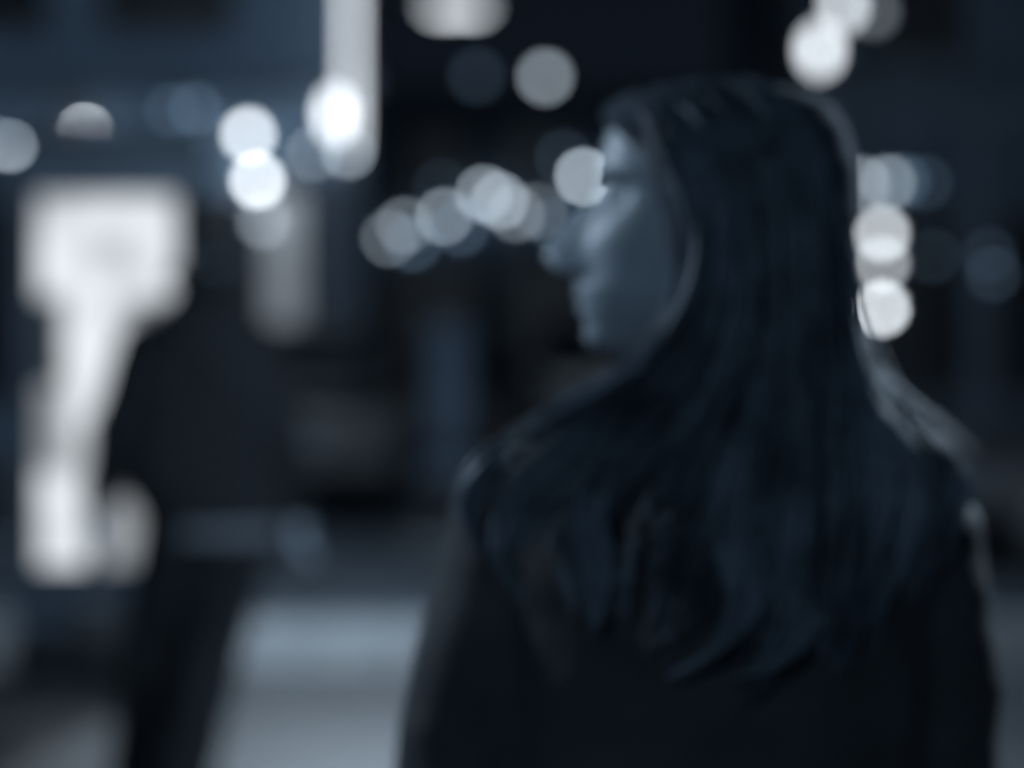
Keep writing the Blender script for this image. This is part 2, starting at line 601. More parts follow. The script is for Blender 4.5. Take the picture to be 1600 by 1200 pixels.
# lamps on the right building
G3 = "shop lamps on the right building"
wr = RY - 0.002
for px, py, B, lab in [(1348, 287, .16, "shop lamp touching the back of the woman's hair"),
                       (1388, 285, .18, "shop lamp above the three-lamp signal"),
                       (1410, 283, .05, "weaker shop lamp right of the one above the signal"),
                       (1445, 285, .022, "faintest high shop lamp on the right building"),
                       (1458, 400, .014, "dim low shop lamp right of the three-lamp signal"),
                       (1546, 398, .015, "upper lamp of the faint pair near the right edge"),
                       (1552, 428, .022, "lower lamp of the faint pair near the right edge")]:
    globe_lamp(px, py, 24.1, wr, B, lab, G3, tint=DIMT if B < 0.06 else TINT)


# street lamps
def street_lamp(base, top, heads, label, arm_glow, I=0.0, group="street lamps", lens=(0.62, 0.2), tint=TINT, lcol=(0.82, 0.92, 1.0)):
    """pole with one flat head per offset in heads; lamp light sits right under each head"""
    t = thing("street_lamp", label, "street lamp", base, group)
    MB().lathe([(0.11, 0.0), (0.11, 0.12), (0.075, 0.2), (0.06, 0.9), (0.05, 1.0), (0.04, top - 0.1), (0.025, top + 0.1)], (0, 0, 0), 16).build("pole", M["metal"], t, True)
    for dx, dy, dz in heads:
        MB().tube([(0, 0, top - 0.1 + dz), (dx * 0.4, dy * 0.4, top + 0.12 + dz), (dx, dy, top + 0.11 + dz)], 0.022, 8).build("arm", M["metal"], t)
        L, Wd = lens
        h = MB().loft([(top + dz, dx, dy, L / 2 + .04, Wd / 2 + .03), (top + .06 + dz, dx, dy, L / 2 + .02, Wd / 2 + .02), (top + .13 + dz, dx, dy, L / 4, Wd / 4)], 20, 4).build("head", M["metal"], t)
        MB().loft([(top - 0.075 + dz, dx, dy, L / 2 * .8, Wd / 2 * .8), (top - 0.03 + dz, dx, dy, L / 2, Wd / 2), (top - 0.002 + dz, dx, dy, L / 2, Wd / 2)], 20, 4).build("lens", arm_glow, h, True)
        if I:
            li = bpy.data.lights.new("lamp_light", 'POINT')
            li.energy = I * 4 * PI * PI
            li.shadow_soft_size = 0.10
            li.color = lcol
            lo = bpy.data.objects.new("lamp_light", li)
            COL.objects.link(lo)
            lo.parent = t
            lo.location = (dx, dy, top - 0.20 + dz)
    return t


p = W(714, 10, 30)
apx = (0.72 * F / 30) * (0.07 * F / 30) * .85
street_lamp((-2.0 + 0.2, 30.3, 0), p.z, [(p.x + 1.8, p.y - 30.3, 0)], "street lamp at the top of the picture with a wide flat head", glow("lamp_wide", lum(0.62, apx + 60 * 30, 30) * 1.6, TINT), lens=(0.72, 0.22))
for (px, py, B, lab, tn) in [(852, 120, 0.205, "far street lamp, a clear round disc above the woman's brow", TINT), (745, 118, 0.022, "far street lamp glowing very faintly beside the clear one", DIMT)]:
    q = W(px, py, 40)
    t = thing("street_lamp", lab, "street lamp", (q.x, 40.0, RZ), "street lamps")
    MB().lathe([(0.12, 0.0), (0.12, 0.15), (0.06, 0.3), (0.035, q.z - RZ - 0.22), (0.06, q.z - RZ - 0.16)], (0, 0, 0), 14).build("pole", M["metal"], t, True)
    dpx = 0.24 * F / 40
    MB().ball((0, 0, q.z - RZ), 0.12).build("globe", glow("globe_glow", lum(B, PI / 4 * dpx * dpx, 40), tint_for(B)), t, True)
    MB().lathe([(0.07, -0.02), (0.05, 0.02), (0.02, 0.05)], (0, 0, q.z - RZ + 0.115), 14).build("cap", M["metal"], t, True)

# lamp post with a cluster of lanterns, right
q1, q2, q3 = W(1281, 78, 22.6), W(1318, 8, 22.6), W(1366, 18, 22.6)
t = thing("lantern_post", "lamp post with clustered lanterns at the upper right, above the woman's head", "street lamp", (q2.x, 22.9, 0), "street lamps")
MB().lathe([(0.13, 0), (0.13, 0.2), (0.07, 0.35), (0.05, 2.0), (0.035, q2.z - 0.2), (0.03, q2.z + 0.25)], (0, 0, 0), 16).build("pole", M["metal"], t, True)
for q, B, dd, tl in ((q1, 0.70, 0.20, 1.6), (q2, 0.48, 0.17, 1.6), (q3, 0.07, 0.15, 1.2)):
    c = Vector((q.x - q2.x, q.y - 22.9, q.z))
    dpx = dd * F / 22.6
    MB().tube([(0, 0, c.z + 0.1), (c.x * .5, c.y * .5, c.z + dd * tl / 2 + 0.12), (c.x, c.y, c.z + dd * tl / 2 + 0.02)], 0.014, 8).build("arm", M["metal"], t)
    ln = MB().ball((c.x, c.y, c.z), (dd / 2, dd / 2, dd / 2 * tl)).build("lantern", glow("lantern_glow", lum(B, PI / 4 * dpx * dpx * tl, 22.6), tint_for(B)), t, True)
    MB().lathe([(dd * .4, 0), (dd * .3, .03), (.02, .05)], (c.x, c.y, c.z + dd / 2 * tl - .015), 14).build("lantern_cap", M["metal"], ln)

# lamps outside the frame that light the street, plus an added fill behind the viewer
street_lamp((-3.9, 12.2, 0), 3.7, [(3.2, 0, 0)], "street lamp standing out of view on the left, its long arm lighting the paving", glow("lamp_near", 8, MIDT), I=13, lcol=(0.69, 0.85, 1.0))
street_lamp((2.9, 4.3, 0), 2.9, [(-0.9, 0, 0)], "street lamp standing out of view on the right, lighting the woman's shoulder", glow("lamp_right", 2, MIDT), I=12, lcol=(0.64, 0.82, 1.0))
street_lamp((-3.2, -7.0, 0), 4.8, [(1.0, 0, 0)], "added fill lamp out of view behind the viewer", glow("lamp_back_fill", 8, MIDT), I=12, lcol=(0.54, 0.78, 1.0))  # added fill lamp, lifts the dark sides facing the camera
street_lamp((-2.3, 2.82, 0), 2.4, [(0.7, 0, 0)], "street lamp standing out of view on the near left, lighting the woman's profile", glow("lamp_side", 1.5, MIDT), I=2.3, lcol=(0.64, 0.82, 1.0))

# ------------------------------------------------------------------ three-lamp signal
sd = 21.9
s1, s2, s3 = W(1379, 365, sd), W(1379, 412, sd), W(1380, 482, sd)
t = thing("traffic_signal", "slim signal post with three bright lamps in a column, right of the woman's head", "traffic light", (s1.x, sd + 0.16, 0))
MB().lathe([(0.09, 0), (0.09, 0.08), (0.05, 0.12), (0.05, 2.55), (0.02, 2.6)], (0, 0.06, 0), 14).build("pole", M["metal"], t, True)
MB().rbox(-0.16, 0.16, -0.12, 0.0, s3.z - 0.2, s1.z + 0.2, 0.05).build("signal_housing", M["metal"], t)
dpx = 0.125 * F / sd
for s_, B in ((s1, 0.50), (s2, 0.30), (s3, 0.70)):
    ln = MB().lathe([(0.0625, 0.0), (0.055, -0.015), (0.03, -0.026), (0.004, -0.03)], (0, -0.122, s_.z), 20, 'y').build("signal_lamp", glow("signal_glow", lum(B, PI / 4 * dpx * dpx, sd), TINT), t, True)
    vs, fs = [], []
    for k in range(13):
        a = math.radians(-10 + 200 * k / 12)
        for r in (0.068, 0.075):
            for yy in (-0.12, -0.22):
                vs.append((r * math.cos(a), yy, s_.z + r * math.sin(a)))
    for k in range(12):
        a, b = k * 4, k * 4 + 4
        fs += [(a, a + 1, b + 1, b), (a + 2, b + 2, b + 3, a + 3), (a + 1, a + 3, b + 3, b + 1), (a, b, b + 2, a + 2)]
    MB().add(vs, fs).build("hood", M["metal"], ln)


# ------------------------------------------------------------------ lit advertising panel
def panel_mat():
    m = bpy.data.materials.new("lit_poster")
    m.use_nodes = True
    nt = m.node_tree
    b = nt.nodes["Principled BSDF"]
    b.inputs["Base Color"].default_value = (0.06, 0.065, 0.07, 1)
    b.inputs["Roughness"].default_value = 0.15
    tc = nt.nodes.new("ShaderNodeTexCoord")
    sp = nt.nodes.new("ShaderNodeSeparateXYZ")
    nt.links.new(tc.outputs["Object"], sp.inputs[0])

    def math_(op, a, b_=None):
        n = nt.nodes.new("ShaderNodeMath")
        n.operation = op
        for i, q in enumerate((a, b_)):
            if q is None:
                continue
            if isinstance(q, (int, float)):
                n.inputs[i].default_value = q
            else:
                nt.links.new(q, n.inputs[i])
        return n.outputs[0]

    def rect(x0, x1, z0, z1, e=0.02):
        def edge(v, a, b_):
            n = nt.nodes.new("ShaderNodeMapRange")
            n.interpolation_type = 'SMOOTHSTEP'
            n.inputs[1].default_value = a
            n.inputs[2].default_value = b_
            nt.links.new(v, n.inputs[0])
            return n.outputs[0]
        q = math_('MULTIPLY', edge(sp.outputs[0], x0 - e, x0 + e), edge(sp.outputs[0], x1 + e, x1 - e))
        w = math_('MULTIPLY', edge(sp.outputs[2], z0 - e, z0 + e), edge(sp.outputs[2], z1 + e, z1 - e))
        return math_('MULTIPLY', q, w)

    val = None
    for (r, k) in PRINTS:
        q = math_('SUBTRACT', 1.0, math_('MULTIPLY', rect(*r), k))
        val = q if val is None else math_('MULTIPLY', val, q)
    nz = nt.nodes.new("ShaderNodeTexNoise")
    nz.inputs["Scale"].default_value = 4.5
    nz.inputs["Detail"].default_value = 3
    nt.links.new(tc.outputs["Object"], nz.inputs["Vector"])
    val = math_('MULTIPLY', val, math_('ADD', 0.34, math_('MULTIPLY', nz.outputs[0], 1.1)))
    b.inputs["Emission Color"].default_value = (0.90, 0.95, 1.0, 1)
    nt.links.new(val, b.inputs["Emission Strength"])
    return m


TD = 9.6
tx = W(168, 0, TD).x


def tp(px, py):
    q = W(px, py, TD)
    return q.x - tx, q.z


def R4(x0, y0, x1, y1, e=0.02):
    a, zb = tp(x0, y1)
    b_, zt = tp(x1, y0)
    return (a, b_, zb, zt, e)


PRINTS = [(R4(20, 465, 100, 605), 0.99), (R4(20, 605, 105, 735, 0.05), 0.7), (R4(100, 365, 205, 415, 0.04), 0.30),
          (R4(205, 470, 320, 600, 0.03), 0.9), (R4(100, 700, 170, 745, 0.04), 0.3), (R4(168, 600, 320, 785, 0.02), 0.88), (R4(136, 650, 168, 930, 0.012), 0.96), (R4(30, 290, 300, 335, 0.05), 0.25), (R4(168, 785, 310, 930, 0.03), 0.6)]
t = thing("advertising_panel", "tall glowing white advertising panel on a dark plinth, left of the walking man", "light box", (tx, TD, 0))
hx = 0.372
ztop = 2.14
fr = MB()
x0p, zb = tp(60, 884)
x1p, zt = tp(276, 306)
fr.rbox(-hx, hx, 0.004, 0.22, 0.17, ztop, 0.06)
fr.build("housing", M["housing"], t, bevel=0.008)
fr = MB().box(-hx + .012, x0p, -0.03, 0.006, 0.30, ztop - .05).box(x1p, hx - .012, -0.03, 0.006, 0.30, ztop - .05)
fr.box(x0p, x1p, -0.03, 0.006, 0.30, zb).box(x0p, x1p, -0.03, 0.006, zt, ztop - .05)
fr.build("front_frame", M["housing"], t)
MB().box(x0p, x1p, -0.012, 0.0, zb, zt).build("lit_poster", panel_mat(), t)
MB().rbox(-hx - .02, hx + .02, -0.06, 0.24, ztop - .02, ztop + .03, 0.02).build("top_cap", M["plinth"], t)
MB().loft([(0.0, 0, 0.11, hx - .03, 0.15), (0.05, 0, 0.11, hx + .02, 0.2), (0.13, 0, 0.11, hx + .02, 0.2), (0.172, 0, 0.11, hx - .02, 0.16)], 36, 4).build("plinth", M["plinth"], t, True)
MB().lathe([(0.018, 0.0), (0.018, -0.012), (0.012, -0.014)], (hx - .03, -0.03, 0.32), 14, 'y').build("lock", M["rim"], t)

# ------------------------------------------------------------------ pale pillar
pp = W(702, 472, 22.2)
t = thing("stone_pillar", "pale waist-high stone pillar in the middle distance between the two people", "pillar", (pp.x, 22.2, RZ))
MB().box(-0.27, 0.27, -0.27, 0.27, 0, 0.16).build("base_block", M["pale"], t, bevel=0.02)
MB().lathe([(0.22, 0.16), (0.215, 0.5), (0.2, 1.2)], (0, 0, 0), 24).build("shaft", M["pale"], t, True)
MB().lathe([(0.2, 1.2), (0.25, 1.26), (0.25, 1.34), (0.16, 1.42), (0.04, 1.46)], (0, 0, 0), 24).build("cap_stone", M["pale"], t, True)


# ------------------------------------------------------------------ cars
def car(label, loc, rz, paint, L=4.2, Wd=1.74, H=1.45):
    t = thing("parked_car", label, "car", loc, "dark cars in the street", rz)
    hw = Wd / 2

    def ring(y, w, z0, z1, top_in):
        return [(-w * .94, y, z0), (-w, y, z0 + .12), (-w, y, z0 + (z1 - z0) * .62), (-w * top_in, y, z1), (w * top_in, y, z1), (w, y, z0 + (z1 - z0) * .62), (w, y, z0 + .12), (w * .94, y, z0)]

    def skin(secs):
        vs = [p_ for s_ in secs for p_ in s_]
        n = len(secs[0])
        fs = [(i * n + k, i * n + (k + 1) % n, (i + 1) * n + (k + 1) % n, (i + 1) * n + k) for i in range(len(secs) - 1) for k in range(n)]
        fs += [tuple(range(n - 1, -1, -1)), tuple((len(secs) - 1) * n + k for k in range(n))]
        return MB().add(vs, fs)
    b = skin([ring(0.0, hw * .86, .36, .80, .9), ring(.08, hw * .95, .26, .92, .92), ring(.45, hw, .2, .96, .93), ring(1.2, hw, .2, .97, .93), ring(2.9, hw, .2, .95, .93), ring(3.6, hw * .97, .22, .86, .9), ring(L - .1, hw * .9, .28, .72, .88), ring(L, hw * .8, .38, .64, .85)])
    body = b.build("body", paint, t, True, 0.0)
    sub = body.modifiers.new("sub", 'SUBSURF')
    sub.levels = sub.render_levels = 2

    def cab(y, w, z0, z1):
        return [(-w, y, z0), (-w * .97, y, z0 + (z1 - z0) * .5), (-w * .80, y, z1 - .03), (-w * .6, y, z1), (w * .6, y, z1), (w * .8, y, z1 - .03), (w * .97, y, z0 + (z1 - z0) * .5), (w, y, z0)]
    c = skin([cab(.25, hw * .9, .9, .94), cab(.62, hw * .9, .9, H - .06), cab(1.0, hw * .92, .9, H), cab(2.0, hw * .92, .9, H - .01), cab(2.45, hw * .92, .9, H - .07), cab(3.05, hw * .9, .88, .96)])
    cb = c.build("cabin", paint, t, True)
    sub = cb.modifiers.new("sub", 'SUBSURF')
    sub.levels = sub.render_levels = 1
    # glazing just proud of the cabin
    def quad(name, pts, parent, m):
        n = len(pts)
        return MB().add(pts + [(p_[0] * .97, p_[1] + (.02 if p_[1] < 1.5 else -.02), p_[2] - .01) for p_ in pts], [tuple(range(n)), tuple(range(2 * n - 1, n - 1, -1))] + [(i, (i + 1) % n, n + (i + 1) % n, n + i) for i in range(n)]).build(name, m, parent)
    quad("rear_window", [(-hw * .74, .36, 1.0), (hw * .74, .36, 1.0), (hw * .62, .57, H - .12), (-hw * .62, .57, H - .12)], t, M["glass"])
    quad("windscreen", [(hw * .76, 3.0, .99), (-hw * .76, 3.0, .99), (-hw * .66, 2.5, H - .12), (hw * .66, 2.5, H - .12)], t, M["glass"])
    for s_ in (-1, 1):
        x = hw * .925 * s_
        quad("side_window", [(x, .75, .99), (x, 1.62, .99), (x * .86, 1.62, H - .11), (x * .86, .85, H - .12)], t, M["glass"])
        quad("side_window", [(x, 1.70, .99), (x, 2.75, .99), (x * .86, 2.3, H - .13), (x * .86, 1.70, H - .11)], t, M["glass"])
        MB().rbox(x - .1 if s_ < 0 else x, x if s_ < 0 else x + .1, 2.55, 2.65, .98, 1.1, .03).build("wing_mirror", paint, t)
        MB().rbox(s_ * hw * .80 - .13, s_ * hw * .80 + .13, -.012, .06, .66, .84, .04).build("tail_light", M["lens"], t)
        MB().rbox(s_ * hw * .66 - .16, s_ * hw * .66 + .16, L - .09, L - .0, .58, .70, .04).build("headlight", M["lens"], t)
        for yy in (.78, 3.32):
            w = MB().lathe([(.2, -.1), (.29, -.1), (.315, -.06), (.315, .06), (.29, .1), (.2, .1)], (s_ * (hw - .1), yy, .315), 28, 'x').build("wheel", M["rubber"], t, True)
            MB().lathe([(.205, 0), (.19, .02 * s_), (.07, .0), (.05, .03 * s_)], (s_ * (hw + .002), yy, .315), 18, 'x').build("rim", M["rim"], w)
    MB().box(-.26, .26, -.014, .02, .52, .63).build("number_plate", M["plate"], t)
    MB().rbox(-hw * .86, hw * .86, -.05, .12, .3, .46, .05, 'x').build("bumper", paint, t)
    return t


car("dark car seen from behind, half hidden by the walking man", (-1.62, 17.6, RZ), 0.06, M["carA"])
car("dark car seen from behind, farther down the street behind the woman's face", (1.05, 27.5, RZ), -0.03, M["carB"])
car("dark car seen side-on at the right, behind the woman's shoulder", (6.55, 14.9, RZ), PI / 2, M["carA"])


# ------------------------------------------------------------------ people
def interp(tab, x):
    if x <= tab[0][0]:
        return tab[0][1]
    for (a, va), (b, vb) in zip(tab, tab[1:]):
        if x <= b:
            u = (x - a) / (b - a)
            return va + (vb - va) * u
    return tab[-1][1]


K = 1 / 1889.0
FR = [(128, .0), (134, .03), (146, .066), (165, .083), (200, .094), (230, .099), (262, .105), (276, .104), (292, .099), (320, .102), (360, .108), (425, .115), (440, .118), (454, .1225), (462, .121), (470, .1165), (478, .1195), (488, .119), (503, .1125), (518, .115), (533, .1155), (546, .108), (556, .092), (566, .07), (585, .04), (610, .02)]
BK = [(128, .0), (134, .04), (146, .062), (165, .078), (200, .090), (260, .099), (340, .100), (400, .090), (450, .076), (500, .062), (560, .055), (610, .05)]
WI = [(128, .0), (134, .028), (146, .044), (165, .056), (200, .067), (260, .074), (330, .075), (380, .071), (430, .064), (470, .058), (500, .051), (525, .041), (545, .031), (556, .027), (566, .03), (610, .03)]
NO = [(284, 0), (300, .005), (330, .015), (360, .025), (380, .033), (394, .0375), (404, .037), (416, .031), (427, .018), (434, .004), (442, 0)]


def head_mesh(mb, place, nose=1.0, grow=0.0, keep=None):
    """rows of a head; place(f, w, h) -> point. f forward, w sideways, h up, from the head's middle"""
    n = 96
    rows = [129 + (610 - 129) * (i / 119.0) for i in range(120)]
    vs, fs = [], []
    for y in rows:
        f0, b0, w0 = interp(FR, y) + grow, interp(BK, y) + grow, interp(WI, y) + grow
        for k in range(n):
            a = 2 * PI * k / n
            c, s = math.cos(a), math.sin(a)
            w = w0 * math.copysign(abs(s) ** (2 / 2.25), s)
            if c > 0:
                f = f0 * abs(c) ** (2 / 2.5)
                nw = .0105 + .007 * max(0, min(1, (y - 330) / 80))
                f += nose * interp(NO, y) * math.exp(-(w / nw) ** 2)
                f += nose * .013 * math.exp(-((abs(w) - .015) / .007) ** 2 - ((y - 420) / 11) ** 2)
                f -= .014 * math.exp(-((abs(w) - .032) / .015) ** 2 - ((y - 306) / 20) ** 2)
                f += .004 * math.exp(-((abs(w) - .04) / .02) ** 2 - ((y - 372) / 28) ** 2)
            else:
                f = -b0 * abs(c) ** (2 / 2.1)
            vs.append(place(f, w, (340 - y) * K))
    for i in range(len(rows) - 1):
        for k in range(n):
            k2 = (k + 1) % n
            fs.append((i * n + k, i * n + k2, (i + 1) * n + k2, (i + 1) * n + k))
    fs.append(tuple(range(n - 1, -1, -1)))
    fs.append(tuple((len(rows) - 1) * n + k for k in range(n)))
    if keep:
        fs = [q for q in fs if len(q) == 4 and keep(q, n, rows)]
    mb.add(vs, fs)


def hand(mb, wrist, down, side, curl=0.5, sc=1.0):
    """palm, four unequal bent fingers and a thumb; down = arm direction, side = thumb direction"""
    d = Vector(down).normalized()
    s = (Vector(side) - d * Vector(side).dot(d)).normalized()
    nrm = d.cross(s).normalized()
    wrist = Vector(wrist)
    mb.capsule([wrist - d * .02, wrist + d * .02, wrist + d * .075 * sc], [.026 * sc, .027 * sc, .030 * sc], 12)
    for i in range(4):
        mb.capsule([wrist + d * .02 + s * (.024 - i * .015) * sc, wrist + d * .08 * sc + s * (.028 - i * .018) * sc], [.013 * sc, .0125 * sc], 10)
    for i, L in enumerate((.072, .080, .074, .058)):
        p0 = wrist + d * .082 * sc + s * (.029 - i * .0195) * sc
        a = curl
        p1 = p0 + (d * math.cos(a * .6) + nrm * math.sin(a * .6)) * L * .45 * sc
        p2 = p1 + (d * math.cos(a * 1.5) + nrm * math.sin(a * 1.5)) * L * .32 * sc
        p3 = p2 + (d * math.cos(a * 2.2) + nrm * math.sin(a * 2.2)) * L * .25 * sc
        mb.capsule([p0, p1, p2, p3], [.0092 * sc, .0086 * sc, .0078 * sc, .0068 * sc], 10)
    t0 = wrist + d * .025 * sc + s * .022 * sc
    t1 = t0 + (d * .6 + s * .75 + nrm * .3).normalized() * .038 * sc
    t2 = t1 + (d * .9 + s * .25 + nrm * .45).normalized() * .032 * sc
    t3 = t2 + (d * .95 + nrm * .4).normalized() * .022 * sc
    mb.capsule([t0, t1, t2, t3], [.013 * sc, .011 * sc, .0098 * sc, .0082 * sc], 10)


def shoe(parent, foot, yaw=0.0, sc=1.0):
    mb = MB()
    secs = [(-.07, .028, .06, .0), (-.05, .036, .09, .0), (.0, .038, .10, .0), (.06, .040, .075, 0), (.12, .046, .055, 0), (.17, .042, .045, 0), (.2, .024, .03, 0)]
    n = 14
    vs, fs = [], []
    ca, sa = math.cos(yaw), math.sin(yaw)
    for y, w, h, _ in secs:
        for k in range(n):
            a = 2 * PI * k / n
            x_, z_ = w * math.cos(a), .012 + h / 2 + h / 2 * math.copysign(abs(math.sin(a)) ** .7, math.sin(a))
            vs.append((foot[0] + (x_ * ca - y * sa) * sc, foot[1] + (x_ * sa + y * ca) * sc, foot[2] + z_ * sc))
    for i in range(len(secs) - 1):
        for k in range(n):
            k2 = (k + 1) % n
            fs.append((i * n + k, i * n + k2, (i + 1) * n + k2, (i + 1) * n + k))
    fs += [tuple(range(n - 1, -1, -1)), tuple((len(secs) - 1) * n + k for k in range(n))]
    o = mb.add(vs, fs).build("shoe", M["shoe"], parent, True)
    MB().add([(foot[0] + (x * ca - y * sa) * sc, foot[1] + (x * sa + y * ca) * sc, foot[2] + z) for z in (0.0, .014) for x, y in ((-.03, -.075), (.03, -.075), (.042, 0), (.048, .12), (.03, .19), (-.03, .19), (-.048, .12), (-.042, 0))],
             [tuple(range(7, -1, -1)), tuple(range(8, 16))] + [(i, (i + 1) % 8, 8 + (i + 1) % 8, 8 + i) for i in range(8)]).build("sole", M["rubber"], o)


# ---------------- woman
WX, WY = 0.1668, 2.0
wo = thing("person", "person with long loose hair in a dark jacket, face in profile", "person", (WX, WY, 0))


def wl_(px, py, y=0.0):
    """woman's local point from the plan of the photograph (depth offset y)"""
    q = W(px, py, WY + y)
    return Vector((q.x - WX, y, q.z))


hc = wl_(1130, 340)
yaw = math.radians(1)
fdir = Vector((-math.cos(yaw), math.sin(yaw), 0))
sdir = Vector((math.sin(yaw), math.cos(yaw), 0))     # away from the camera
HP = lambda f, w, h: hc + Vector((0, 0.015, 0)) + fdir * f + sdir * w + Vector((0, 0, h))
mb = MB()
head_mesh(mb, HP)
for sgn in (-1, 1):
    e = HP(-.012, sgn * .076, .0)
    mb.ball(e, (.020, .010, .032))
nb = wl_(1075, 625, .015)
mb.capsule([HP(-.02, 0, -.06), (HP(-.005, 0, -.12) + nb) / 2, nb, nb + Vector((.01, 0, -.06))], [.056, .053, .056, .07])
mb.loft([(1.43, .0, .01, .06, .05), (1.39, 0, 0, .13, .075), (1.33, 0, 0, .165, .09), (1.2, 0, 0, .145, .095), (1.05, 0, 0, .125, .085), (.95, 0, 0, .155, .10), (.82, 0, 0, .165, .11)], 28)
shL, shR = Vector((-.150, 0, 1.325)), Vector((.158, 0, 1.295))
elL, elR = Vector((-.214, -.01, 1.06)), Vector((.172, .0, 1.04))
wrL, wrR = Vector((-.222, .06, .83)), Vector((.195, .07, .81))
for a, b, c in ((shL, elL, wrL), (shR, elR, wrR)):
    mb.capsule([a, b, c], [.045, .036, .026])
    hand(mb, c, c - b, (0, 1, 0), .5, .92)
hips = [Vector((-.085, 0, .86)), Vector((.085, 0, .86))]
kn = [Vector((-.09, .01, .47)), Vector((.09, .03, .47))]
an = [Vector((-.095, -.02, .09)), Vector((.10, .0, .09))]
for a, b, c in zip(hips, kn, an):
    mb.capsule([a, b, c], [.075, .05, .035])
    mb.capsule([c, c + Vector((0, .1, -.05))], [.03, .022])
mb.fused("body", M["skin"], wo, .0045, 3)
for sgn in (-1, 1):
    e = HP(.0825, sgn * .031, (340 - 306) * K)
    ey = MB().ball(e, .0112).build("eye", M["eye"], wo, True)
    MB().ball(e + fdir * .0075, .0058).build("iris", M["iris"], ey, True)
    br = [HP(.1035 - abs(w - .03) * .35 - max(0, w - .035) * .5, sgn * w, (340 - 272 - 4 * math.sin((w - .014) / .036 * PI)) * K) for w in (.014, .022, .032, .042, .05)]
    MB().tube(br, [.001, .0026, .0028, .002, .0008], 6).build("eyebrow", M["hair"], wo)
MB().tube([HP(interp(FR, 458) - .0035 - (w / .026) ** 2 * .016, w, (340 - 459 + abs(w) * 60) * K) for w in (-.022, -.015, -.007, 0, .007, .015, .022)], [.0015, .004, .005, .0045, .005, .004, .0015], 8).build("upper_lip", M["lip"], wo, True)
MB().tube([HP(interp(FR, 480) - .0045 - (w / .026) ** 2 * .015, w, (340 - 481 + abs(w) * 90) * K) for w in (-.02, -.012, 0, .012, .02)], [.0015, .0048, .006, .0048, .0015], 8).build("lower_lip", M["lip"], wo, True)

# jacket: torso, sleeves and collar grown together
mb = MB()
mb.loft([(1.428, .005, .005, .072, .062), (1.410, .0, .0, .115, .078), (1.385, -.005, -.005, .160, .092), (1.345, .0, -.008, .182, .106), (1.28, .0, -.01, .184, .118), (1.18, .0, -.01, .178, .118), (1.05, 0, -.005, .175, .112), (.95, 0, 0, .19, .12), (.80, 0, 0, .205, .132), (.72, 0, 0, .208, .135)], 36)
mb.capsule([shL + Vector((.03, 0, .004)), shL, (shL + elL) / 2 + Vector((-.006, 0, 0)), elL, (elL + wrL) / 2, wrL], [.062, .066, .062, .058, .05, .044])
mb.capsule([shR + Vector((-.03, 0, .004)), shR, (shR + elR) / 2 + Vector((.012, 0, 0)), elR, (elR + wrR) / 2, wrR], [.062, .066, .064, .058, .05, .044])
ring = []
for k in range(25):
    a = 2 * PI * k / 24
    ring.append(Vector((.0 + .086 * math.cos(a), .0 + .076 * math.sin(a), 1.420 + .012 * math.sin(a) * -1)))
mb.tube(ring, .016, 10, False)
jk = mb.fused("jacket", M["jacket"], wo, .0075, 5, .0045, 8)
mb = MB()
for a, b, c in zip(hips, kn, an):
    mb.capsule([a, b, c + Vector((0, 0, .02))], [.092, .066, .052])
mb.loft([(.98, 0, 0, .16, .105), (.88, 0, 0, .178, .12), (.80, 0, 0, .175, .115)], 28)
mb.fused("trousers", M["trousers"], wo, .009, 5, .004, 9)
for c in an:
    shoe(wo, (c.x, c.y, 0), 0, .95)

# hair: a scalp layer and many tapered strands following hand-placed guide locks
mb = MB()


def keep_hair(q, n, rows):
    i, k = q[0] // n, q[0] % n
    a = abs((k / n * 2 * PI + PI) % (2 * PI) - PI)
    y = rows[i]
    lim = math.radians(interp([(129, 0), (158, 0), (178, 14), (204, 38), (236, 58), (300, 90), (420, 104), (560, 110)], y))
    return a > lim and y < 560


head_mesh(mb, HP, 0.0, .014, keep_hair)
hairo = mb.build("hair", mat("scalp_hair", (0.05, 0.065, 0.085), 0.9, var=0.4, scale=40, spec=0.1), wo, True)

